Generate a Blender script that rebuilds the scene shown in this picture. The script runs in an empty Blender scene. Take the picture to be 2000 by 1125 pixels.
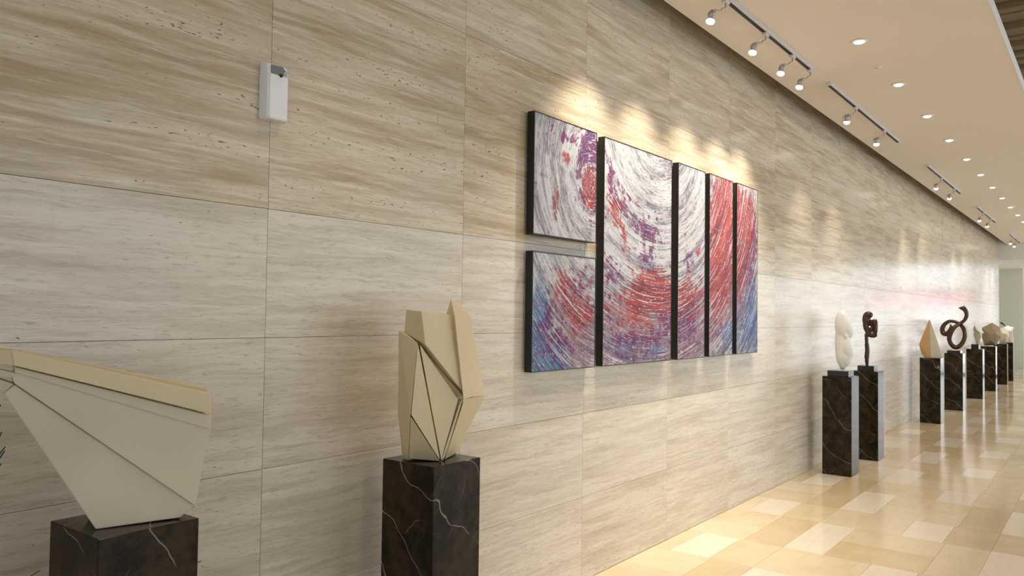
import bpy, bmesh, math, random
from mathutils import Vector, Matrix
random.seed(7)
S = bpy.context.scene
COL = S.collection

# ------------------------------------------------------------------ camera
F_PX = 1534.743; YAW, PITCH, ROLL = .654089672, .0316445244, .0133591282
CAM = Vector((0, -2.46361, 1.55))
_f = Vector((math.cos(PITCH)*math.cos(YAW), math.cos(PITCH)*math.sin(YAW), math.sin(PITCH)))
_r = _f.cross(Vector((0, 0, 1))).normalized(); _u = _r.cross(_f)
_c, _s = math.cos(ROLL), math.sin(ROLL)
RIGHT, UP, FWD = _c*_r + _s*_u, -_s*_r + _c*_u, _f
cd = bpy.data.cameras.new('camera'); cam = bpy.data.objects.new('camera', cd); COL.objects.link(cam)
cd.sensor_width = 36; cd.lens = F_PX/2000*36; cd.clip_start = .05; cd.clip_end = 200
M = Matrix((RIGHT, UP, -FWD)).transposed().to_4x4(); M.translation = CAM
cam.matrix_world = M
S.camera = cam

def ray(px, py): return RIGHT*((px-1000)/F_PX) + UP*(-(py-562.5)/F_PX) + FWD
def at_y(px, py, y):
    v = ray(px, py); return CAM + v*((y-CAM.y)/v.y)
def at_plane(px, py, p, n):
    v = ray(px, py); return CAM + v*((p-CAM).dot(n)/v.dot(n))

# ------------------------------------------------------------------ world, exposure
w = bpy.data.worlds.new('world'); S.world = w; w.use_nodes = True
bg = w.node_tree.nodes['Background']; bg.inputs[0].default_value = (.88, .95, 1.0, 1); bg.inputs[1].default_value = 2.3
S.view_settings.view_transform = 'Standard'; S.view_settings.look = 'None'
S.view_settings.gamma = 1; S.view_settings.use_curve_mapping = False
S.view_settings.exposure = 0.22
S.cycles.max_bounces = 8; S.cycles.diffuse_bounces = 4; S.cycles.glossy_bounces = 3
TRACK_W, DOWN_W = 104, 38
WARM = (1.0, .88, .71); WARM2 = (1.0, .85, .66)
ZC = 3.572      # dropped ceiling

# ------------------------------------------------------------------ node helper
class NT:
    def __init__(s, name):
        s.mat = bpy.data.materials.new(name); s.mat.use_nodes = True
        s.t = s.mat.node_tree; s.b = s.t.nodes['Principled BSDF']
    def n(s, typ, **kw):
        nd = s.t.nodes.new(typ)
        for k, v in kw.items(): setattr(nd, k, v)
        return nd
    def put(s, sock, v):
        if v is None: return
        if isinstance(v, bpy.types.NodeSocket): s.t.links.new(v, sock)
        elif isinstance(v, (tuple, list)):
            sock.default_value = tuple(v)+(1,) if len(v) == 3 and sock.type == 'RGBA' else v
        else: sock.default_value = v
    def m(s, op, a, b=None, c=None, clamp=False):
        nd = s.n('ShaderNodeMath', operation=op); nd.use_clamp = clamp
        s.put(nd.inputs[0], a); s.put(nd.inputs[1], b); s.put(nd.inputs[2], c); return nd.outputs[0]
    def v(s, op, a, b=None):
        nd = s.n('ShaderNodeVectorMath', operation=op)
        s.put(nd.inputs[0], a); s.put(nd.inputs[1], b)
        return nd.outputs['Value'] if op in ('DOT_PRODUCT', 'LENGTH', 'DISTANCE') else nd.outputs[0]
    def xyz(s, x, y, z=0.0):
        nd = s.n('ShaderNodeCombineXYZ'); s.put(nd.inputs[0], x); s.put(nd.inputs[1], y); s.put(nd.inputs[2], z); return nd.outputs[0]
    def sep(s, v):
        nd = s.n('ShaderNodeSeparateXYZ'); s.put(nd.inputs[0], v); return nd.outputs
    def noise(s, vec, scale=1, detail=3, rough=.55, dist=0, color=False):
        nd = s.n('ShaderNodeTexNoise'); s.put(nd.inputs['Vector'], vec); s.put(nd.inputs['Scale'], scale)
        nd.inputs['Detail'].default_value = detail; nd.inputs['Roughness'].default_value = rough; nd.inputs['Distortion'].default_value = dist
        return nd.outputs['Color' if color else 'Fac']
    def ss(s, x, a, b):
        nd = s.n('ShaderNodeMapRange', interpolation_type='SMOOTHSTEP'); s.put(nd.inputs[0], x)
        nd.inputs[1].default_value = a; nd.inputs[2].default_value = b; return nd.outputs[0]
    def mix(s, f, a, b, blend='MIX'):
        nd = s.n('ShaderNodeMix', data_type='RGBA', blend_type=blend); s.put(nd.inputs[0], f); s.put(nd.inputs[6], a); s.put(nd.inputs[7], b); return nd.outputs[2]
    def bump(s, h, strength=.3, dist=.01):
        nd = s.n('ShaderNodeBump'); s.put(nd.inputs['Height'], h); nd.inputs['Strength'].default_value = strength; nd.inputs['Distance'].default_value = dist
        s.t.links.new(nd.outputs[0], s.b.inputs['Normal'])
    def set(s, **kw):
        for k, v in kw.items(): s.put(s.b.inputs[k], v)
        return s.mat

def plain(name, col, rough=.5, metal=0, spec=.5, mottle=.06, scale=18, bump=0):
    t = NT(name); co = t.n('ShaderNodeTexCoord').outputs['Object']
    f = t.noise(co, scale, 4)
    k = t.m('MULTIPLY_ADD', f, mottle*2, 1-mottle)
    c = t.mix(1.0, col, t.xyz(k, k, k), 'MULTIPLY')
    if bump: t.bump(f, bump, .004)
    return t.set(**{'Base Color': c, 'Roughness': rough, 'Metallic': metal, 'Specular IOR Level': spec})

def emit(name, col, strength):
    t = NT(name); return t.set(**{'Base Color': col, 'Emission Color': col, 'Emission Strength': strength})

# ------------------------------------------------------------------ materials
def make_travertine():
    t = NT('travertine')
    oi = t.n('ShaderNodeObjectInfo'); co = t.n('ShaderNodeTexCoord').outputs['Object']
    col = t.sep(oi.outputs['Color']); rnd = oi.outputs['Random']
    off = t.xyz(t.m('MULTIPLY', rnd, 37.0), t.m('MULTIPLY', rnd, 11.0), t.m('MULTIPLY', rnd, 23.0))
    p = t.v('ADD', co, off)
    px, py, pz = t.sep(p)
    soft = t.m('SUBTRACT', 1.1, col[0])
    big = t.noise(t.v('MULTIPLY', p, (1.3, 1, 3.0)), 1, 2)
    rip = t.noise(t.v('MULTIPLY', p, (13.0, 3, 34)), 1, 3)
    z = t.m('ADD', pz, t.m('ADD', t.m('MULTIPLY', big, .045), t.m('MULTIPLY', t.m('MULTIPLY', rip, soft), .026)))
    q = t.xyz(px, py, z)
    band = t.noise(t.v('MULTIPLY', q, (1.0, 1, 15)), 1, 5, .65)
    mid = t.noise(t.v('MULTIPLY', q, (2.6, 2, 56)), 1, 5, .70)
    fine = t.noise(t.v('MULTIPLY', q, (17.0, 5, 190)), 1, 4, .75)
    light = t.mix(col[0], (.77, .72, .635), (.71, .62, .475))
    dark = t.mix(col[0], (.65, .59, .505), (.47, .365, .23))
    c = t.mix(t.ss(band, .34, .64), dark, light)
    c = t.mix(t.m('MULTIPLY', t.ss(mid, .50, .70), .42), c, t.mix(col[0], (.40, .35, .285), (.37, .285, .18)))
    c = t.mix(t.m('MULTIPLY', t.ss(mid, .49, .34), .50), c, (.82, .78, .70))
    c = t.mix(t.m('MULTIPLY', t.ss(fine, .53, .68), .48), c, (.31, .255, .19))
    c = t.mix(t.m('MULTIPLY', t.ss(big, .46, .66), .35), c, t.mix(.5, c, (.62, .61, .55)))
    # pits: short dark dashes gathered along the beds
    pit = t.noise(t.v('MULTIPLY', q, (40, 30, 150)), 1, 1, .5)
    zone = t.ss(t.m('ADD', band, t.m('MULTIPLY', rip, .2)), .56, .74)
    thr = t.m('SUBTRACT', .79, t.m('MULTIPLY', zone, t.m('MULTIPLY_ADD', col[0], .115, .035)))
    pm = t.m('MULTIPLY', t.m('SUBTRACT', pit, thr), 20, clamp=True)
    c = t.mix(t.m('MULTIPLY', pm, .8), c, (.11, .08, .05))
    return t.set(**{'Base Color': c, 'Roughness': t.m('MULTIPLY_ADD', mid, .10, .17), 'Specular IOR Level': .22})
TRAV = make_travertine()

def make_marble():
    t = NT('dark_veined_marble')
    oi = t.n('ShaderNodeObjectInfo'); co = t.n('ShaderNodeTexCoord').outputs['Object']; rnd = oi.outputs['Random']
    p = t.v('ADD', co, t.xyz(t.m('MULTIPLY', rnd, 19.0), t.m('MULTIPLY', rnd, 7.0), t.m('MULTIPLY', rnd, 31.0)))
    wp = t.v('ADD', p, t.v('MULTIPLY', t.v('SUBTRACT', t.noise(p, 5, 4, color=True), (.5, .5, .5)), (.05, .05, .05)))
    def vein(dr, fr, wd, ph):
        d = t.m('ADD', t.m('MULTIPLY_ADD', t.v('DOT_PRODUCT', wp, dr), fr, ph), t.m('MULTIPLY', t.noise(p, 3.0, 2), 1.3))
        return t.m('SUBTRACT', 1.0, t.ss(t.m('ABSOLUTE', t.m('SUBTRACT', t.m('FRACT', d), .5)), 0.0, wd))
    v1 = t.m('MULTIPLY', vein((.55, -.55, .62), 5.6, .015, .1), t.ss(t.noise(p, 5, 3), .38, .50))
    v2 = t.m('MULTIPLY', vein((-.75, .5, .42), 7.0, .018, .6), t.ss(t.noise(p, 8, 3), .50, .62))
    cloud = t.noise(wp, 9, 6, .7)
    c = t.mix(t.ss(cloud, .35, .70), (.012, .008, .004), (.050, .036, .017))
    c = t.mix(t.m('MULTIPLY', v2, .40), c, (.26, .21, .13))
    c = t.mix(t.m('MULTIPLY', v1, .65), c, (.44, .40, .32))
    return t.set(**{'Base Color': c, 'Roughness': .12, 'Specular IOR Level': .16})
MARBLE = make_marble()

def make_floor(name, a, b):
    t = NT(name); oi = t.n('ShaderNodeObjectInfo'); geo = t.n('ShaderNodeNewGeometry'); rnd = oi.outputs['Random']
    p = t.v('ADD', geo.outputs['Position'], t.xyz(t.m('MULTIPLY', rnd, 9.0), t.m('MULTIPLY', rnd, 5.0), 0.0))
    f = t.noise(p, 4, 5, .6); g = t.noise(t.v('MULTIPLY', p, (5, 24, 1)), 1, 4)
    c = t.mix(t.ss(t.m('ADD', t.m('MULTIPLY', f, .6), t.m('MULTIPLY', rnd, .45)), .25, .80), a, b)
    c = t.mix(t.m('MULTIPLY', t.ss(g, .5, .75), .22), c, tuple(x*.72 for x in a))
    return t.set(**{'Base Color': c, 'Roughness': t.m('MULTIPLY_ADD', f, .06, .10), 'Specular IOR Level': .5})
TILE_TAN = make_floor('tan_limestone', (.60, .475, .295), (.72, .615, .445))
TILE_PALE = make_floor('pale_limestone', (.74, .66, .54), (.80, .73, .62))
GROUT = plain('grout', (.42, .32, .19), .6)
CEIL = plain('ceiling_paint', (.84, .77, .68), .85, mottle=.02, scale=3)
WHITE_PAINT = plain('white_paint', (.80, .79, .76), .55, mottle=.03)
GREY_PAINT = plain('grey_green_paint', (.74, .73, .63), .7, mottle=.03)
BACKING = plain('dark_backing', (.06, .045, .03), .9)
WOOD = plain('brown_timber', (.34, .25, .14), .6, mottle=.25, scale=6)
BLACK = plain('black_frame', (.008, .008, .008), .45)
BASE_BLACK = plain('black_stone', (.012, .011, .010), .18)
RAIL = plain('rail_aluminium', (.66, .64, .66), .4, metal=.1)
SLOT = plain('rail_slot', (.01, .01, .01), .6)
HEADMAT = plain('lamp_metal', (.42, .38, .36), .35, metal=.6)
BULB = emit('lamp_glow', (1.0, .94, .82), 11)
DOWN_GLOW = emit('downlight_glow', (1.0, .93, .80), 12)
CREAM = plain('cream_plaster', (.72, .61, .39), .5, mottle=.05, scale=9, bump=.05)
CREAM_PALE = plain('pale_plaster', (.68, .61, .475), .5, mottle=.05, scale=9)
CREAM_WARM_LIT = plain('warm_lit_plaster', (.50, .32, .135), .5, mottle=.08, scale=9)  # cream plaster with the warm light on it put into the colour
TAUPE = plain('taupe_plaster', (.27, .215, .135), .55, mottle=.08, scale=9)
SAND = plain('sand_plaster', (.46, .40, .29), .5, mottle=.06, scale=9)
WHITE_STONE = plain('white_polished_stone', (.92, .93, .94), .28, mottle=.03)
BROWN_GLOSS = plain('polished_brown_wood', (.055, .020, .010), .24, mottle=.3, scale=12)
DARK_BROWN = plain('dark_brown_wood', (.035, .018, .011), .3, mottle=.3, scale=12)
PLASTIC = plain('white_plastic', (.84, .86, .89), .35, mottle=.01)
PLASTIC_GREY = plain('grey_plastic', (.17, .19, .23), .4, mottle=.02)
LEAF = plain('leaf_green', (.035, .06, .02), .45, mottle=.3)
POT = plain('dark_pot', (.05, .04, .035), .4)
FRAME_METAL = plain('window_metal', (.30, .30, .31), .4, metal=.5)

def make_painting():
    t = NT('swirl_painting')
    pos = t.n('ShaderNodeNewGeometry').outputs['Position']
    x, _, z = t.sep(pos)
    c0 = (3.842, 2.312); e = (.36, .14); k = 1-e[0]**2-e[1]**2
    wv = t.m('MULTIPLY', t.m('SUBTRACT', t.noise(pos, 5, 3), .5), .05)
    qx = t.m('ADD', t.m('SUBTRACT', x, c0[0]), wv); qz = t.m('SUBTRACT', z, c0[1])
    qe = t.m('ADD', t.m('MULTIPLY', qx, e[0]), t.m('MULTIPLY', qz, e[1]))
    qq = t.m('ADD', t.m('MULTIPLY', qx, qx), t.m('MULTIPLY', qz, qz))
    r = t.m('DIVIDE', t.m('SUBTRACT', t.m('SQRT', t.m('ADD', t.m('MULTIPLY', qe, qe), t.m('MULTIPLY', qq, k))), qe), k)
    th = t.m('ARCTAN2', t.m('SUBTRACT', qz, t.m('MULTIPLY', r, e[1])), t.m('SUBTRACT', qx, t.m('MULTIPLY', r, e[0])))
    # the canvases right of the whirl pair sweep round a second, wider centre
    bxx = t.m('ADD', t.m('MULTIPLY', t.m('SUBTRACT', x, 4.72), .92), wv); bzz = t.m('SUBTRACT', z, 2.90)
    rB = t.m('SQRT', t.m('ADD', t.m('MULTIPLY', bxx, bxx), t.m('MULTIPLY', bzz, bzz))); thB = t.m('ARCTAN2', bxx, t.m('MULTIPLY', bzz, -1.0))
    sel = t.m('GREATER_THAN', x, 3.98); r1 = r
    pick = lambda a_, b_: t.m('ADD', a_, t.m('MULTIPLY', sel, t.m('SUBTRACT', b_, a_)))
    r = pick(r, rB); th = pick(th, thB)
    st = lambda fr, fa, o=0.0: t.xyz(t.m('MULTIPLY', r, fr), t.m('MULTIPLY_ADD', th, fa, o), o)
    coarse = t.noise(st(26, 1.5), 1, 5, .65)
    fine = t.noise(st(85, 4.5, 7.0), 1, 4, .7)
    hair = t.noise(st(150, 8.0, 3.0), 1, 3, .7)
    patch = t.noise(pos, 16, 5, .7)
    spl = t.noise(t.xyz(t.m('MULTIPLY', r, 95), t.m('MULTIPLY', th, 40), 4.0), 1, 3, .6)
    def blobs(lst):
        tot = None
        for (bx, bz, sx, sz, am) in lst:
            d = t.v('MULTIPLY', t.v('SUBTRACT', t.xyz(x, z), (bx, bz, 0)), (1/sx, 1/sz, 0))
            g = t.m('MULTIPLY', t.m('POWER', 2.71828, t.m('MULTIPLY', t.v('DOT_PRODUCT', d, d), -1.0)), am)
            tot = g if tot is None else t.m('ADD', tot, g)
        return tot
    red = blobs([(3.87, 2.27, .08, .11, .80), (3.62, 2.42, .05, .06, .38), (3.52, 2.14, .05, .12, .40), (3.60, 1.70, .10, .13, .40), (3.80, 1.55, .16, .18, .38),
                 (4.16, 2.18, .12, .12, .42), (4.30, 2.02, .10, .10, .30), (4.65, 1.74, .28, .12, .60), (4.5, 1.58, .42, .16, .38), (5.20, 1.66, .26, .20, .45),
                 (5.70, 2.20, .17, .45, .62), (5.95, 2.35, .18, .40, .55), (6.30, 2.35, .28, .28, .66), (6.2, 2.02, .20, .30, .42), (5.75, 1.72, .25, .25, .45), (5.37, 2.02, .05, .06, .45), (6.15, 1.75, .08, .10, .4)])
    pur = blobs([(3.86, 2.52, .10, .12, .70), (3.84, 2.08, .12, .05, .30), (3.62, 2.52, .14, .05, .32), (3.74, 1.68, .14, .14, .42), (3.60, 1.40, .16, .16, .30),
                 (4.12, 2.40, .07, .14, .36), (4.25, 2.22, .2, .13, .36), (4.60, 2.12, .16, .10, .45), (4.60, 1.92, .18, .12, .40), (5.22, 1.92, .10, .12, .42), (4.5, 1.40, .45, .12, .38),
                 (5.20, 1.42, .22, .14, .40), (5.70, 1.55, .2, .22, .36), (6.50, 2.22, .10, .16, .50), (6.15, 1.90, .2, .2, .34), (4.1, 1.75, .16, .22, .34), (4.9, 1.55, .2, .14, .3), (5.8, 1.85, .16, .2, .35), (6.42, 1.98, .14, .22, .42), (5.25, 1.6, .2, .12, .3), (3.45, 1.5, .1, .2, .3)])
    blu = blobs([(3.38, 1.33, .17, .25, .58), (3.55, 1.28, .15, .12, .45), (3.40, 1.62, .08, .22, .35), (6.42, 1.45, .26, .28, .58), (5.92, 1.40, .22, .16, .46), (6.45, 1.80, .14, .18, .30), (4.3, 1.36, .3, .09, .36), (4.75, 1.33, .2, .09, .34), (5.3, 1.33, .2, .08, .25), (3.85, 2.36, .05, .06, .35)])
    mau = blobs([(4.5, 1.45, .6, .28, .42), (5.3, 1.45, .5, .28, .40), (3.7, 1.5, .25, .3, .30), (5.95, 1.85, .4, .45, .28), (6.3, 1.7, .3, .4, .25)])
    ring = t.m('POWER', 2.71828, t.m('MULTIPLY', t.m('POWER', t.m('DIVIDE', t.m('SUBTRACT', r1, .155), .045), 2.0), -1.0))
    core = t.m('POWER', 2.71828, t.m('MULTIPLY', t.m('POWER', t.m('DIVIDE', r1, .065), 2.0), -1.0))
    pur = t.m('ADD', t.m('MULTIPLY', pur, 1.15), t.m('MULTIPLY', ring, t.m('MULTIPLY', t.m('LESS_THAN', x, 3.98), .50))); red = t.m('ADD', t.m('MULTIPLY', red, 1.3), t.m('MULTIPLY', core, .5))
    blu = t.m('MULTIPLY', blu, 1.15); mau = t.m('MULTIPLY', mau, 1.75)
    arcs = t.noise(st(13, .9, 11.0), 1, 3, .5)
    brk = lambda g, n, a=.22: t.ss(t.m('ADD', g, t.m('MULTIPLY', t.m('SUBTRACT', n, .5), 2.3)), a, a+.14)
    nA = t.m('SUBTRACT', t.m('ADD', t.m('MULTIPLY', fine, .80), t.m('MULTIPLY', patch, .55)), .175)
    nB = t.m('SUBTRACT', t.m('ADD', t.m('MULTIPLY', coarse, .55), t.m('MULTIPLY', patch, .80)), .175)
    c = t.mix(t.ss(arcs, .46, .60), (.47, .49, .53), (.17, .17, .205))
    c = t.mix(t.m('MULTIPLY', t.ss(coarse, .48, .60), .6), c, (.22, .215, .26))
    c = t.mix(t.m('MULTIPLY', t.ss(fine, .47, .58), .70), c, (.53, .54, .58))
    c = t.mix(t.m('MULTIPLY', brk(mau, nA, .20), .80), c, t.mix(t.ss(coarse, .42, .58), (.22, .085, .115), (.14, .08, .17)))
    c = t.mix(t.m('MULTIPLY', brk(blu, nA, .28), .90), c, t.mix(t.ss(coarse, .42, .58), (.014, .048, .20), (.075, .18, .37)))
    c = t.mix(t.m('MULTIPLY', brk(pur, nB, .30), .90), c, t.mix(t.ss(patch, .42, .58), (.06, .016, .13), (.14, .008, .095)))
    c = t.mix(t.m('MULTIPLY', brk(red, nA, .32), .92), c, t.mix(t.ss(coarse, .40, .60), (.36, .024, .014), (.16, .012, .024)))
    # dark scraped lines, then white dragged strokes and spatter on top
    c = t.mix(t.m('MULTIPLY', t.ss(hair, .55, .62), .72), c, (.05, .02, .06))
    wst = t.m('MULTIPLY', t.ss(t.noise(st(75, 2.6, 21.0), 1, 4, .7), .56, .61), .85)
    c = t.mix(wst, c, (.53, .53, .56))
    c = t.mix(t.m('MULTIPLY', t.ss(t.noise(st(170, 6.0, 33.0), 1, 3, .7), .58, .64), .55), c, (.54, .49, .54))
    c = t.mix(t.m('MULTIPLY', t.ss(spl, .62, .66), .9), c, (.66, .66, .69))
    t.bump(t.m('ADD', coarse, t.m('MULTIPLY', fine, .6)), .5, .006)
    return t.set(**{'Base Color': c, 'Roughness': .5, 'Specular IOR Level': .25})
PAINT = make_painting()

# ------------------------------------------------------------------ mesh helpers
def link(name, me, mat=None, parent=None, loc=None):
    o = bpy.data.objects.new(name, me); COL.objects.link(o)
    if mat: me.materials.append(mat) if not me.materials else None
    if parent: o.parent = parent
    if loc is not None: o.location = loc
    return o
def from_bm(name, bm, mat, parent=None, smooth=False, loc=None):
    bmesh.ops.recalc_face_normals(bm, faces=bm.faces)
    if smooth:
        for f in bm.faces: f.smooth = True
    me = bpy.data.meshes.new(name); bm.to_mesh(me); bm.free()
    return link(name, me, mat, parent, loc)
def tag(o, label, cat, group=None):
    o['label'] = label; o['category'] = cat
    if group: o['group'] = group
    return o
def struct(o): o['kind'] = 'structure'; return o
def empty(name, loc, label, cat, group=None):
    o = bpy.data.objects.new(name, None); COL.objects.link(o); o.location = loc; o.empty_display_size = .1
    return tag(o, label, cat, group)
def bx(bm, x0, x1, y0, y1, z0, z1):
    v = [bm.verts.new(p) for p in ((x0,y0,z0),(x1,y0,z0),(x1,y1,z0),(x0,y1,z0),(x0,y0,z1),(x1,y0,z1),(x1,y1,z1),(x0,y1,z1))]
    for f in ((3,2,1,0),(4,5,6,7),(0,1,5,4),(1,2,6,5),(2,3,7,6),(3,0,4,7)): bm.faces.new([v[i] for i in f])
def box(name, a, b, mat, parent=None, bevel=0, seg=1):
    bm = bmesh.new(); bx(bm, a[0], b[0], a[1], b[1], a[2], b[2])
    if bevel: bmesh.ops.bevel(bm, geom=list(bm.edges), offset=bevel, segments=seg, affect='EDGES', profile=.5)
    return from_bm(name, bm, mat, parent)
def hull(name, pts, mat, parent=None, bevel=.002):
    bm = bmesh.new()
    for p in pts: bm.verts.new(p)
    bmesh.ops.convex_hull(bm, input=list(bm.verts))
    loose = [v for v in bm.verts if not v.link_faces]
    if loose: bmesh.ops.delete(bm, geom=loose, context='VERTS')
    bmesh.ops.dissolve_limit(bm, angle_limit=.03, verts=bm.verts, edges=bm.edges)
    if bevel: bmesh.ops.bevel(bm, geom=list(bm.edges), offset=bevel, segments=1, affect='EDGES')
    return from_bm(name, bm, mat, parent)
def prism(name, front, back, mat, parent=None, bevel=.002):
    bm = bmesh.new(); a = [bm.verts.new(p) for p in front]; b = [bm.verts.new(p) for p in back]; n = len(a)
    bm.faces.new(a); bm.faces.new(b[::-1])
    for i in range(n): bm.faces.new([a[i], b[i], b[(i+1) % n], a[(i+1) % n]])
    if bevel:
        try: bmesh.ops.bevel(bm, geom=list(bm.edges), offset=bevel, segments=1, affect='EDGES')
        except Exception: pass
    return from_bm(name, bm, mat, parent)
def spline(P, n):
    out = []
    P = [P[0]*2-P[1]]+P+[P[-1]*2-P[-2]]
    for i in range(1, len(P)-2):
        for k in range(n):
            t = k/n; a, b, c, d = P[i-1], P[i], P[i+1], P[i+2]
            out.append(.5*((2*b)+(c-a)*t+(2*a-5*b+4*c-d)*t*t+(3*b-a-3*c+d)*t**3))
    out.append(P[-2]); return out
def tube(bm, pts, rad, seg=12):
    rings = []; up = None
    for i, p in enumerate(pts):
        d = (pts[min(i+1, len(pts)-1)]-pts[max(i-1, 0)]).normalized()
        if up is None: up = d.orthogonal().normalized()
        up = (up-d*up.dot(d)).normalized(); s = d.cross(up)
        r = rad[i] if isinstance(rad, (list, tuple)) else rad
        rings.append([bm.verts.new(p+(up*math.cos(a)+s*math.sin(a))*r) for a in (2*math.pi*k/seg for k in range(seg))])
    for a, b in zip(rings, rings[1:]):
        for k in range(seg): bm.faces.new([a[k], a[(k+1) % seg], b[(k+1) % seg], b[k]])
    bm.faces.new(rings[0][::-1]); bm.faces.new(rings[-1])
def lathe(bm, prof, seg=20, mtx=None):
    rings = []
    for r, z in prof:
        rings.append([bm.verts.new((r*math.cos(2*math.pi*k/seg), r*math.sin(2*math.pi*k/seg), z)) for k in range(seg)])
    for a, b in zip(rings, rings[1:]):
        for k in range(seg): bm.faces.new([a[k], a[(k+1) % seg], b[(k+1) % seg], b[k]])
    bm.faces.new(rings[0][::-1]); bm.faces.new(rings[-1])
    if mtx: bmesh.ops.transform(bm, matrix=mtx, verts=bm.verts)
def bake(o):
    dg = bpy.context.evaluated_depsgraph_get(); dg.update()
    me = bpy.data.meshes.new_from_object(o.evaluated_get(dg)); o.modifiers.clear(); o.data = me
    for p in me.polygons: p.use_smooth = True
    return o

# ------------------------------------------------------------------ structure: stone wall
XE = 24.8
wall = struct(box('wall_left', (-3.2, .022, 0), (XE, .25, 4.62), BACKING))
ZR = [0, .485, .97, 1.447, 1.92, 2.89, 3.86, 4.62]
XJ = [-3.2]
k = -4
while 1.735+1.0875*k < XE-.2:
    XJ.append(1.735+1.0875*k); k += 1
XJ.append(XE); XJ = sorted(set(XJ)); cache = {}
for i in range(len(XJ)-1):
    for j in range(len(ZR)-1):
        wd, hg = XJ[i+1]-XJ[i], ZR[j+1]-ZR[j]; key = (round(wd, 3), round(hg, 3))
        if key not in cache:
            bm = bmesh.new(); g = .0007
            bx(bm, -wd/2+g, wd/2-g, 0, .022, -hg/2+g, hg/2-g)
            bmesh.ops.bevel(bm, geom=[e for e in bm.edges if all(abs(v.co.y) < 1e-6 for v in e.verts)], offset=.0007, segments=1, affect='EDGES')
            bmesh.ops.recalc_face_normals(bm, faces=bm.faces)
            me = bpy.data.meshes.new('stone_panel'); bm.to_mesh(me); bm.free(); me.materials.append(TRAV); cache[key] = me
        o = link('stone_panel', cache[key], None, wall, ((XJ[i]+XJ[i+1])/2, 0, (ZR[j]+ZR[j+1])/2))
        wm = (.15, .2, .12, .10, .95, .8, .6, .5)[j] + random.uniform(-.1, .1)
        o.color = (max(0, wm), random.random(), 0, 1)

# ------------------------------------------------------------------ structure: floor of limestone tiles
floor = struct(box('floor', (-3.6, -9, -.12), (31, .9, -.016), GROUT))
PX, PY = 1.366, 1.117; C1, C2 = .545, .821      # repeat of the pattern, widths of its two columns
tiles = []
for i in range(-6, 20):
    for j in range(-2, 9):
        x0 = 4.81+PX*i; yy = -.12-PY*j
        for (a, b, c, d, pale) in ((0, C1, 0, -.27, 1), (0, C1, -.27, -.56, 0), (0, C1, -.56, -PY, 0),
                                   (C1, PX, -.56, -.825, 1), (C1, PX, -.29, -.56, 0), (C1, C1+.41, -.825, -1.407, 0), (C1+.41, PX, -.825, -1.407, 0)):
            X0, X1, Y1, Y0 = x0+a, x0+b, yy+c, yy+d
            X0, X1, Y0, Y1 = max(X0, -3.6), min(X1, XE+5.2), max(Y0, -9), min(Y1, -.001 if X0 < XE-.3 else .6)
            if X1-X0 < .02 or Y1-Y0 < .02: continue
            tiles.append((X0, X1, Y0, Y1, pale))
def in_view(tl):
    cx, cy = (tl[0]+tl[1])/2, (tl[2]+tl[3])/2
    d = Vector((cx, cy, 0))-CAM; zc = d.dot(FWD)
    if zc < .5: return None
    u, v_ = 1000+F_PX*d.dot(RIGHT)/zc, 562.5-F_PX*d.dot(UP)/zc
    return zc if (u < 2080 and v_ < 1190 and u > 1000) else None
vis = sorted([t for t in tiles if in_view(t)], key=in_view)
near, rest = vis[:290], vis[290:]+[t for t in tiles if not in_view(t)]
cache = {}
def tile_bm(bm, X0, X1, Y0, Y1):
    g = .0007; vs = [(X0+g, Y0+g), (X1-g, Y0+g), (X1-g, Y1-g), (X0+g, Y1-g)]
    a = [bm.verts.new((x, y, 0)) for x, y in vs]; b = [bm.verts.new((x, y, -.016)) for x, y in vs]
    bm.faces.new(a)
    for q in range(4): bm.faces.new([a[q], b[q], b[(q+1) % 4], a[(q+1) % 4]])
for (X0, X1, Y0, Y1, pale) in near:
    key = (round(X1-X0, 3), round(Y1-Y0, 3), pale)
    if key not in cache:
        bm = bmesh.new(); hx, hy = (X1-X0)/2, (Y1-Y0)/2; tile_bm(bm, -hx, hx, -hy, hy)
        bmesh.ops.recalc_face_normals(bm, faces=bm.faces)
        me = bpy.data.meshes.new('floor_tile'); bm.to_mesh(me); bm.free(); me.materials.append(TILE_PALE if pale else TILE_TAN); cache[key] = me
    link('floor_tile', cache[key], None, floor, ((X0+X1)/2, (Y0+Y1)/2, 0))
for pale in (0, 1):
    bm = bmesh.new()
    for t in rest:
        if t[4] == pale: tile_bm(bm, *t[:4])
    o = from_bm('floor_tiles_beyond', bm, TILE_PALE if pale else TILE_TAN, floor); o['kind'] = 'stuff'

# ------------------------------------------------------------------ structure: ceilings and the far end
CY0, CY1 = -1.84, -.18
ceil = struct(box('ceiling', (-3.6, CY0, ZC), (XE+.2, CY1, ZC+.09), CEIL))
struct(box('cavity_light_baffle', (-3.6, -.27, ZC+.09), (XE, -.20, 4.72), WOOD))  # added baffle above the ceiling, keeps hall daylight off the wall top
high = struct(box('ceiling_high', (-3.6, -9, 4.72), (31, .9, 4.85), BACKING))
cache = None
nsl = 0
xs = -3.4
bm = bmesh.new(); bx(bm, -.085, .085, -4.45, 4.45, 0, .11); bmesh.ops.bevel(bm, geom=[e for e in bm.edges if abs((e.verts[0].co-e.verts[1].co).y) > 1], offset=.02, segments=2, affect='EDGES')
bmesh.ops.recalc_face_normals(bm, faces=bm.faces)
slat_me = bpy.data.meshes.new('slat'); bm.to_mesh(slat_me); bm.free(); slat_me.materials.append(WOOD)
while xs < 25:
    link('slat', slat_me, None, high, (xs, -4.52, 4.60+.03*math.sin(nsl*2.3))); xs += .21; nsl += 1
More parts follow.
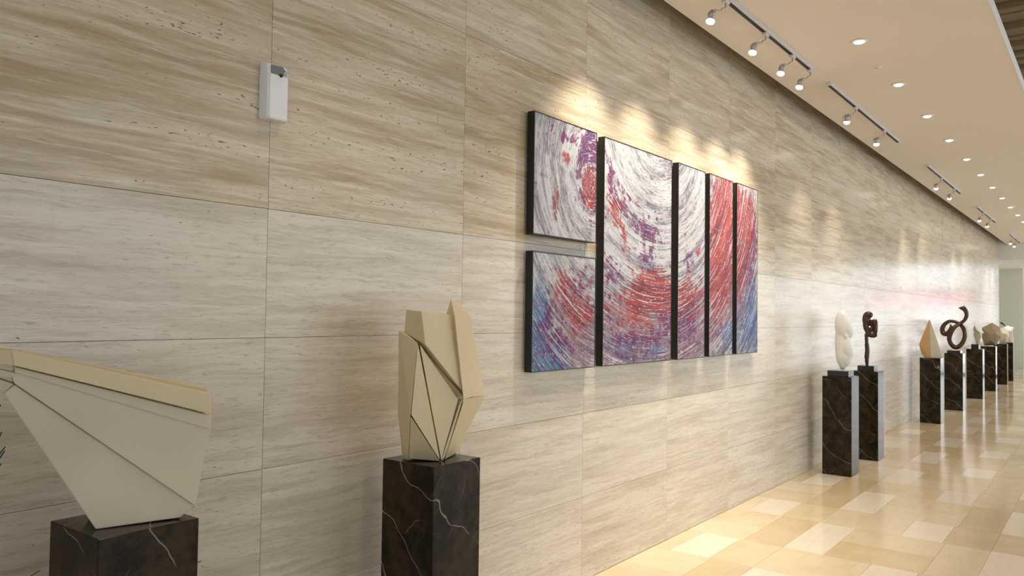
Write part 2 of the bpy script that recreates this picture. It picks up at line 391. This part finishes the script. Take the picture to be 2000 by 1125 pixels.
# far end: beam over an opening, a white pier and a glazed front
end = struct(empty('wall_end', (XE, 0, 0), 'white end wall of the corridor with a tall opening', 'wall'))
del end['category']
def endbox(n, a, b, m, bev=0): 
    o = box(n, (a[0]-XE, a[1], a[2]), (b[0]-XE, b[1], b[2]), m, end, bev); return o
endbox('header_beam', (XE, -9, 3.15), (XE+.25, .9, 4.62), WHITE_PAINT)
endbox('pier', (XE, -.80, 0), (XE+.25, -.54, 3.15), WHITE_PAINT)
endbox('passage_back', (XE+5, -.85, 0), (XE+5.2, .9, 3.3), GREY_PAINT)
endbox('passage_side', (XE+.0, .6, 0), (XE+5, .9, 3.3), GREY_PAINT)
endbox('passage_ceiling', (XE+.25, -.8, 3.15), (XE+5, .9, 3.3), GREY_PAINT)

# ------------------------------------------------------------------ track rails, spotlights, downlights
TY = -.53
RAILS = [(2.75, 6.50, 'long ceiling track rail above the swirl painting, cut by the top edge of the photo'),
         (6.96, 9.70, 'ceiling track rail above the white and brown abstract sculptures, second from the front'),
         (11.45, 14.25, 'ceiling track rail above the pointed cream sculpture, third from the front'),
         (16.15, 18.90, 'fourth ceiling track rail, small in the distance'),
         (21.75, 24.20, 'farthest ceiling track rail, by the white end wall')]
for x0, x1, lb in RAILS:
    e = empty('track_rail', ((x0+x1)/2, TY, ZC), lb, 'track rail', 'ceiling track rails'); L = (x1-x0)/2
    bm = bmesh.new(); bx(bm, -L, L, -.021, -.014, -.030, 0); bx(bm, -L, L, .014, .021, -.030, 0); bx(bm, -L, L, -.014, .014, -.006, 0)
    from_bm('rail_profile', bm, RAIL, e)
    box('slot', (-L, -.0138, -.0295), (L, .0138, -.0065), SLOT, e)
    for s in (-1, 1): box('end_cap', (s*L-.012, -.023, -.032), (s*L+.012, .023, 0), RAIL, e, .003)
HEADS = [(4.05, (3.85, 0, 1.08)), (4.70, (4.5, 0, 1.08)), (5.42, (5.15, 0, 1.08)), (6.0, (5.75, 0, 1.08)), (6.44, (6.25, 0, 1.08)),
         (7.84, (8.22, -.28, 1.25)), (9.0, (9.33, -.28, 1.25)), (12.5, (13.2, -.26, 1.2)), (13.63, (15.3, -.26, 1.3)), (17.0, (17.85, -.26, 1.2)), (18.1, (19.9, -.26, 1.2)), (22.5, (22.15, -.2, 1.2)), (23.4, (23.55, -.2, 1.2))]
HL = ['off', 'silver track spotlight nearest the camera, at the top edge of the photo', 'second silver track spotlight on the long rail over the painting', 'third silver track spotlight on the long rail over the painting', 'silver track spotlight at the far end of the long rail over the painting',
      'nearer of two track spotlights on the rail above the white sculpture', 'farther of two track spotlights on the rail above the white sculpture', 'nearer of two track spotlights on the third rail', 'farther of two track spotlights on the third rail',
      'nearer of two small lit spotlights on the fourth rail', 'farther of two small lit spotlights on the fourth rail', 'nearer tiny spotlight on the farthest rail by the end wall', 'farther tiny spotlight on the farthest rail by the end wall']
HL[0] = 'track spotlight on the long rail just above the top edge of the photo'
def lamp(kind, name, parent, loc, direction, power, col, size, blend, rad):
    ld = bpy.data.lights.new(name, kind); ld.energy = power; ld.color = col; ld.spot_size = size; ld.spot_blend = blend; ld.shadow_soft_size = rad
    lo = bpy.data.objects.new(name, ld); COL.objects.link(lo); lo.parent = parent; lo.location = loc
    lo.rotation_euler = Vector(direction).to_track_quat('-Z', 'Y').to_euler(); return lo
for (hx, aim), lb in zip(HEADS, HL):
    o0 = Vector((hx, TY, ZC-.030)); e = empty('track_spotlight', o0, lb, 'spotlight', 'track spotlights')
    lens = Vector((-.125, .045, -.155)); d = (Vector(aim)-(o0+lens)).normalized()
    box('adapter', (-.034, -.017, -.020), (.034, .017, .001), RAIL, e, .003)
    top = lens-d*.060
    bm = bmesh.new(); tube(bm, spline([Vector((0, 0, -.01)), Vector((0, 0, -.045)), Vector((-.03, .008, -.06)), Vector((-.045, .014, -.078)), top+Vector((.03, 0, .012))], 5), .0055, 8)
    from_bm('arm', bm, HEADMAT, e, True)
    q = d.to_track_quat('Z', 'Y').to_matrix().to_4x4(); side = q.to_3x3() @ Vector((1, 0, 0))
    bm = bmesh.new(); tube(bm, spline([top+Vector((.03, 0, .012)), lens-d*.052+side*.030, lens-d*.025+side*.034, lens-d*.006+side*.031], 4), .0032, 6)
    tube(bm, spline([top+Vector((.03, 0, .012)), lens-d*.052-side*.030, lens-d*.025-side*.034, lens-d*.006-side*.031], 4), .0032, 6)
    from_bm('yoke', bm, HEADMAT, e, True)
    bm = bmesh.new(); lathe(bm, [(.007, -.060), (.016, -.057), (.023, -.046), (.026, -.030), (.024, -.027), (.020, -.024), (.020, -.012), (.022, -.010), (.022, -.004)], 20, Matrix.Translation(lens) @ q)
    from_bm('lamp_housing', bm, HEADMAT, e, True)
    bm = bmesh.new(); lathe(bm, [(.020, -.004), (.026, .003), (.027, .011), (.020, .021), (.005, .026)], 20, Matrix.Translation(lens) @ q)
    from_bm('bulb', bm, BULB, e, True)
    lamp('SPOT', 'spot_beam', e, lens+d*.045, d, TRACK_W if hx < 7 else TRACK_W*.45, WARM, math.radians(80), 1.0, .02)
DX = [6.045+1.318*i for i in range(-3, 15)]
ORD = ['nearest', 'second', 'third', 'fourth', 'fifth', 'sixth', 'seventh', 'eighth', 'ninth', 'tenth', 'eleventh', 'twelfth', 'thirteenth', 'fourteenth', 'fifteenth', 'sixteenth']
nv = 0
for x in DX:
    seen = x > 5.9
    lb = ('recessed round ceiling downlight, %s from the camera in the row in view' % ORD[nv]) if seen else 'recessed round ceiling downlight beyond the top edge of the photo, %s' % ('above the faceted sculpture' if x < 3 else 'above the whirl canvas' if x < 4 else 'above the widest canvas')
    if seen: nv += 1
    e = empty('recessed_downlight', (x, -1.0, ZC), lb, 'downlight', 'recessed ceiling downlights')
    bm = bmesh.new(); lathe(bm, [(.033, .0), (.062, -.001), (.062, -.004), (.050, -.008), (.036, -.007)], 24); from_bm('trim_ring', bm, WHITE_PAINT, e, True)
    bm = bmesh.new(); lathe(bm, [(.035, -.004), (.033, -.012), (.02, -.018), (.004, -.020)], 20); from_bm('lamp_face', bm, DOWN_GLOW, e, True)
    lamp('SPOT', 'downlight_beam', e, (0, 0, -.03), (0, 0, -1), DOWN_W, WARM2, math.radians(100), .8, .035)
e = empty('sprinkler_head', (6.76, -.965, ZC), 'small flat sprinkler plate on the ceiling between the first two downlights', 'sprinkler')
bm = bmesh.new(); lathe(bm, [(.045, 0), (.045, -.002), (.03, -.003), (.012, -.004), (.012, -.007)], 20); from_bm('escutcheon', bm, CEIL, e, True)
bm = bmesh.new(); lathe(bm, [(.004, -.006), (.006, -.010), (.012, -.011), (.012, -.013)], 14); from_bm('deflector', bm, RAIL, e, True)

# ------------------------------------------------------------------ painting in six canvases
CAN = [(3.315, 3.945, 1.965, 2.615, 'square abstract canvas with the purple and red whirl centre, upper left'),
       (3.315, 3.945, 1.240, 1.877, 'square abstract canvas with blue lower left corner, under the whirl canvas'),
       (4.030, 4.935, 1.240, 2.612, 'widest tall abstract canvas of white arcs over a red band'),
       (5.035, 5.490, 1.240, 2.618, 'narrow abstract canvas, mostly white above and mauve below, right of the widest'),
       (5.570, 6.025, 1.242, 2.622, 'narrow abstract canvas with red streaks and violet base, second from right'),
       (6.108, 6.572, 1.242, 2.626, 'narrow rightmost abstract canvas, red at top and blue at the bottom')]
for x0, x1, z0, z1, lb in CAN:
    e = empty('abstract_painting', ((x0+x1)/2, 0, z0), lb, 'painting', 'panels of the swirl painting'); hw, hh = (x1-x0)/2, z1-z0
    bm = bmesh.new(); b = .005
    for (a0, a1, c0, c1) in ((-hw, -hw+b, 0, hh), (hw-b, hw, 0, hh), (-hw+b, hw-b, 0, b), (-hw+b, hw-b, hh-b, hh)): bx(bm, a0, a1, -.056, -.011, c0, c1)
    from_bm('frame', bm, BLACK, e)
    bm = bmesh.new(); bx(bm, -hw+b, hw-b, -.0545, -.014, b, hh-b); from_bm('canvas', bm, PAINT, e)
    bm = bmesh.new(); bx(bm, -hw*.5, hw*.5, -.016, .0, hh*.80, hh*.84); from_bm('hanging_cleat', bm, BLACK, e)

# ------------------------------------------------------------------ marble pedestals
PH = .965
PEDS = [(.957, 'veined dark marble pedestal under the wide wedge sculpture, cut by the bottom edge'),
        (2.187, 'veined dark marble pedestal under the tall faceted cream sculpture'),
        (8.11, 'dark marble pedestal under the white stone sculpture'),
        (9.19, 'dark marble pedestal under the glossy brown knot sculpture'),
        (13.04, 'dark marble pedestal under the pointed cream sculpture'),
        (15.18, 'dark marble pedestal under the brown looped sculpture'),
        (17.70, 'dark marble pedestal under the small slanted white sculpture'),
        (19.80, 'dark marble pedestal under the large taupe polyhedron'),
        (22.05, 'dark marble pedestal under the pale faceted sculpture, second farthest'),
        (23.45, 'farthest dark marble pedestal, nearest the end wall')]
PC = []
for x, lb in PEDS:
    o = tag(box('marble_pedestal', (-.138, -.138, 0), (.138, .138, PH), MARBLE, None, .0025), lb, 'pedestal', 'marble pedestals')
    o.location = (x+.138, -.289, 0); PC.append(Vector((x+.138, -.289, PH)))

def frame_pt(i):
    """picture-like local frame standing on pedestal i: px, py -> point on the upright plane through its centre, moved dd metres to the viewer"""
    c = PC[i]; n = Vector((CAM.x-c.x, CAM.y-c.y, 0)).normalized()
    sc = (c-CAM).dot(FWD)/F_PX
    def P(px, py, dd=0.0): return at_plane(px, py, c, n)+n*dd
    return P, n, sc
def sculpture(name, i, label, cat='sculpture'):
    e = empty(name, PC[i], label, cat); return e
def loc_pts(e, pts): return [Vector(p)-e.location for p in pts]
def ellipsoids(name, e, i, lst, mat, voxel, smooth=8):
    P, n, sc = frame_pt(i); s = Vector((0, 0, 1)).cross(n).normalized(); bm = bmesh.new()
    for (px, py, rx, ry, rd, rot, dd) in lst:
        c = P(px, py, dd*sc)-e.location
        tmp = bmesh.ops.create_icosphere(bm, subdivisions=3, radius=1)['verts']
        cr, sr = math.cos(rot), math.sin(rot)
        for v in tmp:
            a, b, d = v.co.x*rx*sc, v.co.z*ry*sc, v.co.y*rd*sc
            v.co = c + s*(a*cr-b*sr) + Vector((0, 0, 1))*(a*sr+b*cr) + n*d
    o = from_bm(name, bm, mat, e, True)
    m = o.modifiers.new('r', 'REMESH'); m.mode = 'VOXEL'; m.voxel_size = voxel
    m = o.modifiers.new('s', 'SMOOTH'); m.factor = .5; m.iterations = smooth
    return bake(o)

# --- 1 wide layered wedge
e = sculpture('wedge_sculpture', 0, 'wide cream wedge sculpture of overlapping flat planes at the left edge')
n1 = Vector((-.31, -.95, .0)).normalized(); p1 = Vector((1.08, -.36, .965)); 
lean = Vector((n1.x, n1.y, .10)).normalized()
def W(px, py, off=0): return at_plane(px, py, p1+lean*off, lean)
def slab(name, pix, off, thick, mat, bev=.002, shrink=1.0):
    fr = [W(a, b, off) for a, b in pix]; cen = sum(fr, Vector())/len(fr)
    bk = [cen+(f-cen)*shrink-n1*thick for f in fr]
    for q in bk: q.z = max(q.z, PH+.0005); q.y = min(q.y, -.05)
    for q in fr: q.z = max(q.z, PH+.0005)
    return prism(name, loc_pts(e, fr), loc_pts(e, bk), mat, e, bev)
slab('lower_plane', [(8, 768), (29, 751), (379, 986), (352, 1011), (187, 1034)], 0, .14, CREAM_PALE)
slab('middle_plane', [(24, 738), (30, 726), (411, 835), (381, 988), (28, 749)], .010, .15, CREAM_PALE)
slab('narrow_plane', [(29, 716), (414, 812), (411, 839), (29, 728)], .017, .155, CREAM_PALE)
slab('top_band', [(22, 683), (412, 769), (414, 809), (27, 714)], .040, .075, CREAM)  # top bands take the yellower cream: warm lamp light put into their colour
slab('back_band', [(38, 684), (404, 757), (412, 790), (40, 720)], -.02, .05, CREAM)
def W2(px, py, off, back):
    q = W(px, py, off); return q-n1*back
for nm, pix, off, mt in (('lower_side_plane', [(-60, 752), (0, 742), (28, 750), (8, 768)], 0, CREAM_PALE), ('middle_side_plane', [(-60, 725), (0, 723), (29, 728), (26, 738), (0, 736), (-60, 745)], .010, CREAM_PALE), ('top_side_band', [(-70, 690), (-2, 682), (22, 683), (27, 714), (-2, 711), (-70, 722)], .038, CREAM)):
    fr = [W2(a, b, off, max(0, (20-a))*.0010) for a, b in pix]; bk = [q-n1*.06 for q in fr]
    prism(nm, loc_pts(e, fr), loc_pts(e, bk), mt, e, .0015)

# --- 2 tall faceted vessel
e = sculpture('faceted_sculpture', 1, 'tall cream faceted sculpture with folded planes on a veined pedestal')
def V2(u, v, y):
    q = at_y(680+u*.52, 540+v*.52, y); q.z = max(q.z, PH+.0005); return q
hull('core', loc_pts(e, [V2(206, 230, -.235), V2(203, 520, -.235), V2(206, 675, -.215), V2(290, 290, -.335), V2(300, 600, -.348), V2(347, 688, -.345), V2(434, 452, -.368), V2(405, 664, -.29), V2(400, 300, -.20), V2(395, 660, -.20)]), CREAM, e, .002)
hull('left_facet', loc_pts(e, [V2(189, 203, -.215), V2(186, 515, -.215), V2(203, 678, -.20), V2(207, 205, -.24), V2(262, 250, -.350), V2(234, 520, -.338), V2(226, 684, -.26), V2(215, 215, -.20), V2(230, 670, -.215)]), CREAM, e, .002)
hull('lower_left_facet', loc_pts(e, [V2(228, 684, -.262), V2(235, 524, -.338), V2(344, 694, -.366), V2(240, 600, -.25), V2(330, 680, -.30)]), CREAM, e, .0015)
hull('left_diamond', loc_pts(e, [V2(262, 252, -.352), V2(236, 520, -.341), V2(345, 692, -.369), V2(290, 470, -.30), V2(270, 300, -.30)]), CREAM, e, .0015)
hull('right_diamond', loc_pts(e, [V2(268, 254, -.350), V2(414, 462, -.378), V2(350, 690, -.366), V2(300, 300, -.31), V2(390, 500, -.32), V2(340, 640, -.32)]), CREAM, e, .0015)
hull('right_strip', loc_pts(e, [V2(420, 470, -.385), V2(432, 458, -.392), V2(420, 560, -.35), V2(357, 690, -.362), V2(349, 693, -.366), V2(395, 600, -.31)]), CREAM, e, .0015)
hull('right_facet', loc_pts(e, [V2(437, 458, -.400), V2(515, 447, -.29), V2(408, 662, -.30), V2(362, 690, -.358), V2(420, 570, -.30), V2(470, 450, -.20)]), CREAM, e, .002)
hull('upper_panel', loc_pts(e, [V2(275, 130, -.350), V2(399, 146, -.375), V2(427, 428, -.395), V2(289, 254, -.365), V2(217, 125, -.24), V2(210, 212, -.24), V2(240, 225, -.27), V2(380, 140, -.22), V2(420, 420, -.25), V2(300, 250, -.25)]), CREAM, e, .002)
hull('right_wing', loc_pts(e, [V2(400, 148, -.395), V2(433, 455, -.408), V2(515, 445, -.29), V2(460, 150, -.28), V2(387, 85, -.360), V2(368, 140, -.31), V2(420, 100, -.25), V2(450, 400, -.22)]), CREAM, e, .002)

# --- 3 white abstract stone
e = sculpture('white_abstract_sculpture', 2, 'smooth white stone abstract sculpture with rounded lobes on a black block')
box('black_block', (-.10, -.10, 0), (.10, .10, .055), BASE_BLACK, e, .002)
ellipsoids('stone_body', e, 2, [(1645, 634, 14, 29, 13, .0, 0), (1652.5, 635, 12, 27, 10, .30, 1), (1656, 642, 11, 15, 8, .10, 1), (1641.5, 668, 10.5, 42, 10, 0, -1), (1644, 690, 11.5, 27, 10, 0, -1), (1646, 712, 6.5, 11, 6, 0, 0),
           (1656, 681, 11, 22, 9, .06, 3), (1652, 697, 9.5, 18, 8, .18, 2), (1652, 656, 4.0, 6, 8, .2, 3)], WHITE_STONE, .008, 6)
# --- 4 brown knot on a stem
e = sculpture('brown_knot_sculpture', 3, 'glossy brown twisted knot sculpture on a dark stem and black block')
box('black_block', (-.085, -.085, 0), (.085, .085, .055), BASE_BLACK, e, .002)
P, n, sc = frame_pt(3)
bm = bmesh.new(); tube(bm, [q-e.location for q in spline([P(1692, 652), P(1693, 670), P(1694, 684), P(1693, 698), P(1693.5, 714)], 5)], [3.4*sc]*6+[4.2*sc]*5+[4.4*sc]*5+[3.6*sc]*3+[2.6*sc]*2, 12)
from_bm('stem', bm, DARK_BROWN, e, True)
ellipsoids('knot', e, 3, [(1692, 624, 7.5, 15, 7, .0, 0), (1696, 615, 8.5, 7, 7, 0, 1), (1691, 636, 5.5, 13, 6, .1, 0), (1696, 649, 6, 10, 5, .3, 0), (1704, 654, 9, 6, 6, -.1, 0), (1710.5, 640, 4.2, 17, 6, -.04, 2), (1708, 629, 5, 6, 5, .4, 2), (1700, 630, 5, 8, 4, .5, -2), (1703, 645, 5, 10, 3, -.2, -2)], BROWN_GLOSS, .008, 3)
# --- 5 pointed folded form
e = sculpture('pointed_sculpture', 4, 'pointed cream sculpture with a warm-lit folded left side')
P, n, sc = frame_pt(4)
def Z(q): q.z = max(q.z, PH+.0005); return q
hull('warm_lit_side', loc_pts(e, [P(1814.5, 623, .0), P(1795, 672, .06), P(1796, 678, .06), P(1800, 690, .06), Z(P(1805, 698, .08)), Z(P(1817, 699, .11)), P(1816, 640, .05), Z(P(1812, 697, -.05)), P(1808, 650, -.03)]), CREAM_WARM_LIT, e, .003)  # warm light on this face is put into its colour
hull('pale_side', loc_pts(e, [P(1815, 622, .0), P(1818, 628, .0), Z(P(1817.5, 699, .105)), Z(P(1841, 699, .03)), P(1831, 665, .0), Z(P(1830, 697, -.09)), Z(P(1812, 697, -.09))]), SAND, e, .003)
# --- 6 looped serpent-like form
e = sculpture('looped_sculpture', 5, 'dark brown looped ribbon sculpture rising to a curled flared tip')
box('black_block', (-.115, -.10, 0), (.115, .10, .045), BASE_BLACK, e, .002)
P, n, sc = frame_pt(5)
def L(u, v, d=0): return P(1785+u*.11554, 590+v*.11554, d)-e.location
path = [L(765, 98, .02), L(830, 105, .02), L(880, 165, .02), L(888, 235, .02), L(850, 310, .02), L(780, 362, .03), L(700, 415, .05), L(640, 480, .06), L(605, 560, .05), L(600, 640, .03), L(640, 725, 0), L(710, 765, 0), L(785, 730, 0), L(840, 650, 0), L(862, 560, 0), L(845, 465, 0), L(790, 385, -.02), L(700, 335, -.03), L(600, 325, -.03), L(520, 375, -.03), L(482, 450, -.02), L(500, 525, 0), L(560, 535, .02), L(610, 480, .03), L(628, 420, .03), L(612, 365, .03)]
rk = [.5, 4.0, 3.9, 3.6, 3.2, 3.2, 3.6, 4.6, 4.6, 4.2, 4.2, 4.4, 4.2, 4.0, 3.9, 3.8, 3.4, 3.0, 3.2, 3.8, 4.4, 4.8, 4.6, 4.2, 3.0, .4]
pts = spline(path, 6); rad = []
for q in range(len(path)-1):
    for m_ in range(6): rad.append((rk[q]+(rk[q+1]-rk[q])*m_/6)*sc)
rad.append(rk[-1]*sc)
bm = bmesh.new(); tube(bm, pts, rad, 14); from_bm('loop_body', bm, BROWN_GLOSS, e, True)
hull('flared_tip', [L(745, 100, .02), L(800, 85, .04), L(850, 62, .02), L(890, 100, .04), L(905, 150, .0), L(830, 150, .05), L(850, 130, -.02)], DARK_BROWN, e, .002)
# --- 7 small slanted white form
e = sculpture('slanted_white_sculpture', 6, 'small cream sculpture topped by a slanted white blade on a black block')
box('black_block', (-.065, -.065, 0), (.065, .065, .09), BASE_BLACK, e, .002)
P, n, sc = frame_pt(6)
ellipsoids('stem_body', e, 6, [(1909.5, 662, 4.4, 11, 4, .05, 0), (1909, 650, 5.5, 11, 4, -.35, 0), (1906, 640, 4.4, 9, 4, -.2, 0), (1914, 657, 2.6, 4, 3, 0, 1), (1910, 670, 3.4, 6, 3, 0, 0)], SAND, .012, 4)
hull('white_blade', loc_pts(e, [P(1900.5, 630, .10), P(1904.5, 627, .10), P(1912.5, 637, .11), P(1922, 650, .11), P(1917, 651.5, .11), P(1908, 645, .11), P(1903, 633, .03), P(1916, 646, .03)]), WHITE_STONE, e, .004)
# --- 8 large polyhedron
e = sculpture('polyhedron_sculpture', 7, 'large taupe faceted polyhedron sculpture beyond the small white one')
P, n, sc = frame_pt(7)
def L8(u, v, d=0): return Z(P(1785+u*.11554, 590+v*.11554, d))
hull('faceted_body', loc_pts(e, [L8(1150, 430, -.02), L8(1322, 345, .0), L8(1450, 425, -.02), L8(1478, 590, -.04), L8(1390, 735, .0), L8(1190, 735, .0), L8(1148, 600, -.02), L8(1240, 520, .16), L8(1390, 540, .16), L8(1330, 440, .14), L8(1300, 640, .14), L8(1200, 560, -.2), L8(1400, 560, -.2), L8(1300, 735, -.12)]), TAUPE, e, .003)
# --- 9, 10 pale faceted forms at the far end
e = sculpture('pale_faceted_sculpture', 8, 'pale cream faceted sculpture behind the taupe polyhedron')
P, n, sc = frame_pt(8)
hull('faceted_body', loc_pts(e, [L8(1455, 440, .0), L8(1520, 425, .0), L8(1605, 480, .0), L8(1612, 590, .0), L8(1560, 705, .0), L8(1440, 705, .0), L8(1480, 520, .14), L8(1570, 540, .14), L8(1470, 620, -.15), L8(1570, 610, -.15)]), CREAM_PALE, e, .003)
e = sculpture('far_flared_sculpture', 9, 'farthest white sculpture with a flared angular top and dark sprig')
P, n, sc = frame_pt(9)
hull('flared_top', loc_pts(e, [L8(1505, 430, .05), L8(1580, 398, .0), L8(1692, 428, .0), L8(1650, 500, .08), L8(1600, 480, .12), L8(1610, 450, -.12)]), WHITE_STONE, e, .003)
hull('faceted_body', loc_pts(e, [L8(1600, 470, .05), L8(1668, 455, .0), L8(1650, 640, .0), L8(1600, 700, .05), L8(1650, 700, .05), L8(1690, 700, .0), L8(1610, 650, -.1), L8(1660, 600, -.1)]), CREAM_PALE, e, .003)
hull('dark_sprig', loc_pts(e, [L8(1450, 345, .0), L8(1480, 335, .02), L8(1530, 375, .02), L8(1520, 395, .0), L8(1470, 365, -.02)]), DARK_BROWN, e, .002)
hull('sprig_stem', loc_pts(e, [L8(1512, 385, .0), L8(1528, 380, .02), L8(1595, 470, .02), L8(1580, 478, .0), L8(1560, 430, -.02)]), DARK_BROWN, e, .002)

# ------------------------------------------------------------------ air freshener on the wall
e = empty('air_freshener_dispenser', (1.738, 0, 2.243), 'white plastic air freshener dispenser with grey top panel on the stone wall', 'dispenser')
prof = [(-.010, 0), (-.004, -.038), (.004, -.046), (.078, -.046), (.086, -.038), (.092, 0)]
bm = bmesh.new()
HB = .166
rings = []
for z, s, dy in ((0.004, .95, .0), (0, .93, 0), (.0, .93, 0), (.006, 1, 0), (HB-.004, 1, 0), (HB, .985, .003)):
    rings.append([bm.verts.new(((x-.042)*s, y*s+dy*(1 if y < -.01 else 0), z)) for x, y in prof])
rings = rings[1:2]+rings[3:]
for a, b in zip(rings, rings[1:]):
    for q in range(6): bm.faces.new([a[q], a[(q+1) % 6], b[(q+1) % 6], b[q]])
bm.faces.new(rings[0][::-1]); bm.faces.new(rings[-1])
from_bm('cover', bm, PLASTIC, e)
bm = bmesh.new(); rings = []
for z, fy in ((HB, -.041), (HB+.024, -.039), (HB+.036, -.033), (HB+.041, -.022)):
    rings.append([bm.verts.new(v) for v in ((-.051, 0, z), (-.045, fy*.85, z), (-.038, fy, z), (.036, fy, z), (.043, fy*.85, z), (.049, 0, z))])
for a, b in zip(rings, rings[1:]):
    for q in range(6): bm.faces.new([a[q], a[(q+1) % 6], b[(q+1) % 6], b[q]])
bm.faces.new(rings[0][::-1]); bm.faces.new(rings[-1]); from_bm('back_housing', bm, PLASTIC, e)
hull('grey_panel', [Vector(v) for v in ((-.034, -.0435, HB-.010), (.034, -.0435, HB-.010), (-.034, -.0425, HB+.022), (.034, -.0425, HB+.018), (-.030, -.0365, HB+.034), (.020, -.0365, HB+.036), (-.03, -.02, HB-.005), (.034, -.02, HB+.03))], PLASTIC_GREY, e, .001)
bm = bmesh.new(); lathe(bm, [(.0065, -.004), (.0065, .004), (.003, .005)], 12, Matrix.Translation((.006, -.0455, HB-.002)) @ Matrix.Rotation(math.pi/2, 4, 'X')); from_bm('nozzle', bm, SLOT, e)
hull('cover_lip', [Vector(v) for v in ((-.008, -.0475, HB-.010), (.030, -.0475, HB-.012), (-.002, -.0475, HB-.019), (.022, -.0475, HB-.020), (-.008, -.044, HB-.010), (.030, -.044, HB-.012), (.01, -.044, HB-.022))], PLASTIC, e, .0005)
for q in range(3): box('indicator', (.022, -.0445, HB+.000+q*.006), (.029, -.042, HB+.003+q*.006), PLASTIC, e)

# ------------------------------------------------------------------ plant whose leaf tips reach in at the left
e = empty('potted_palm', (.50, -.52, 0), 'dark green plant with pointed leaf tips reaching in at the left edge', 'plant')
bm = bmesh.new(); lathe(bm, [(.12, 0), (.13, .02), (.17, .36), (.18, .38), (.16, .38), (.15, .34)], 24); from_bm('pot', bm, POT, e, True)
bm = bmesh.new(); tube(bm, [Vector((0, 0, .3)), Vector((.01, 0, .6)), Vector((0, .01, .85))], [.02, .017, .012], 8); from_bm('stem', bm, LEAF, e, True)
def leaf(tip, wd):
    b0 = Vector((0, 0, .55+.25*random.random())); b1 = (b0+tip)/2+Vector((0, 0, .10)); bm = bmesh.new(); pts = spline([b0, b1, tip], 6); L_ = []
    for q, p_ in enumerate(pts):
        f = q/(len(pts)-1); w_ = wd*math.sin(math.pi*min(.98, .08+f*.92))+.0006; dd = (tip-b0).cross(Vector((0, 0, 1))).normalized()
        L_.append((bm.verts.new(p_-dd*w_), bm.verts.new(p_+Vector((0, 0, -.25*w_))), bm.verts.new(p_+dd*w_)))
    for a, b in zip(L_, L_[1:]):
        bm.faces.new([a[0], a[1], b[1], b[0]]); bm.faces.new([a[1], a[2], b[2], b[1]])
    o = from_bm('leaf', bm, LEAF, e, True); m_ = o.modifiers.new('t', 'SOLIDIFY'); m_.thickness = .0015
for tp in ((10, 872), (9, 880), (3, 843), (2, 905), (1, 790)):
    leaf(at_y(tp[0], tp[1], -.47)-e.location, .010)
for q in range(10):
    a = math.radians(130+q*20); leaf(Vector((math.cos(a)*.3, math.sin(a)*.3, .8+.3*random.random())), .014)

# ------------------------------------------------------------------ far glazed front and the side of the hall (outside the frame)
g = struct(bpy.data.objects.new('window_1', None)); COL.objects.link(g); g.location = (XE+.1, -2.5, 0)
for yy in (-6.4, -4.2, -2.0, -.9, .2, 1.3, 1.68): box('mullion', (-.04, yy-.03, 0), (.04, yy+.03, 3.15), FRAME_METAL, g)
for zz in (.03, 2.35, 3.12): box('transom', (-.035, -6.4, zz-.03), (.035, 1.7, zz+.03), FRAME_METAL, g)
wr = struct(box('wall_right', (-3.6, -9.2, 0), (31, -9, .35), WHITE_PAINT))
box('lintel', (-3.6, -9.2, 4.3), (31, -9, 4.72), WHITE_PAINT, wr)
box('light_stop_bay', (-3.6, -9.2, .35), (3.0, -9, 4.3), WHITE_PAINT, wr)  # unseen bay, closed so daylight comes only from farther along the hall
for q in range(9): box('column', (3.0+q*3.4, -9.25, .35), (3.4+q*3.4, -8.95, 4.3), WHITE_PAINT, wr)
wb = struct(box('wall_back_light_stop', (-3.8, -9.2, 0), (-3.6, -6.4, 4.72), WHITE_PAINT))  # unseen wall, added to cut down the daylight from behind the camera
box('near_bay', (-3.8, -2.6, 0), (-3.6, .9, 4.72), WHITE_PAINT, wb)
box('lintel', (-3.8, -6.4, 3.0), (-3.6, -2.6, 4.72), WHITE_PAINT, wb)
struct(box('trim_1', (-3.6, CY0-.008, ZC-.002), (XE, CY0, ZC+.092), WHITE_PAINT))
sg = empty('lit_sign', (XE+1.2, -2.4, 1.95), 'pink lit sign beyond the far glazing, mirrored in the polished stone', 'sign')
box('sign_case', (0, -1.5, 0), (.12, 1.3, .34), FRAME_METAL, sg, .004)
box('sign_face', (-.012, -1.45, .04), (0, 1.25, .30), emit('pink_glow', (1.0, .45, .62), 2.2), sg)
for yy in (-1.3, 1.1): box('sign_post', (.03, yy-.03, -1.95), (.09, yy+.03, 0), FRAME_METAL, sg)
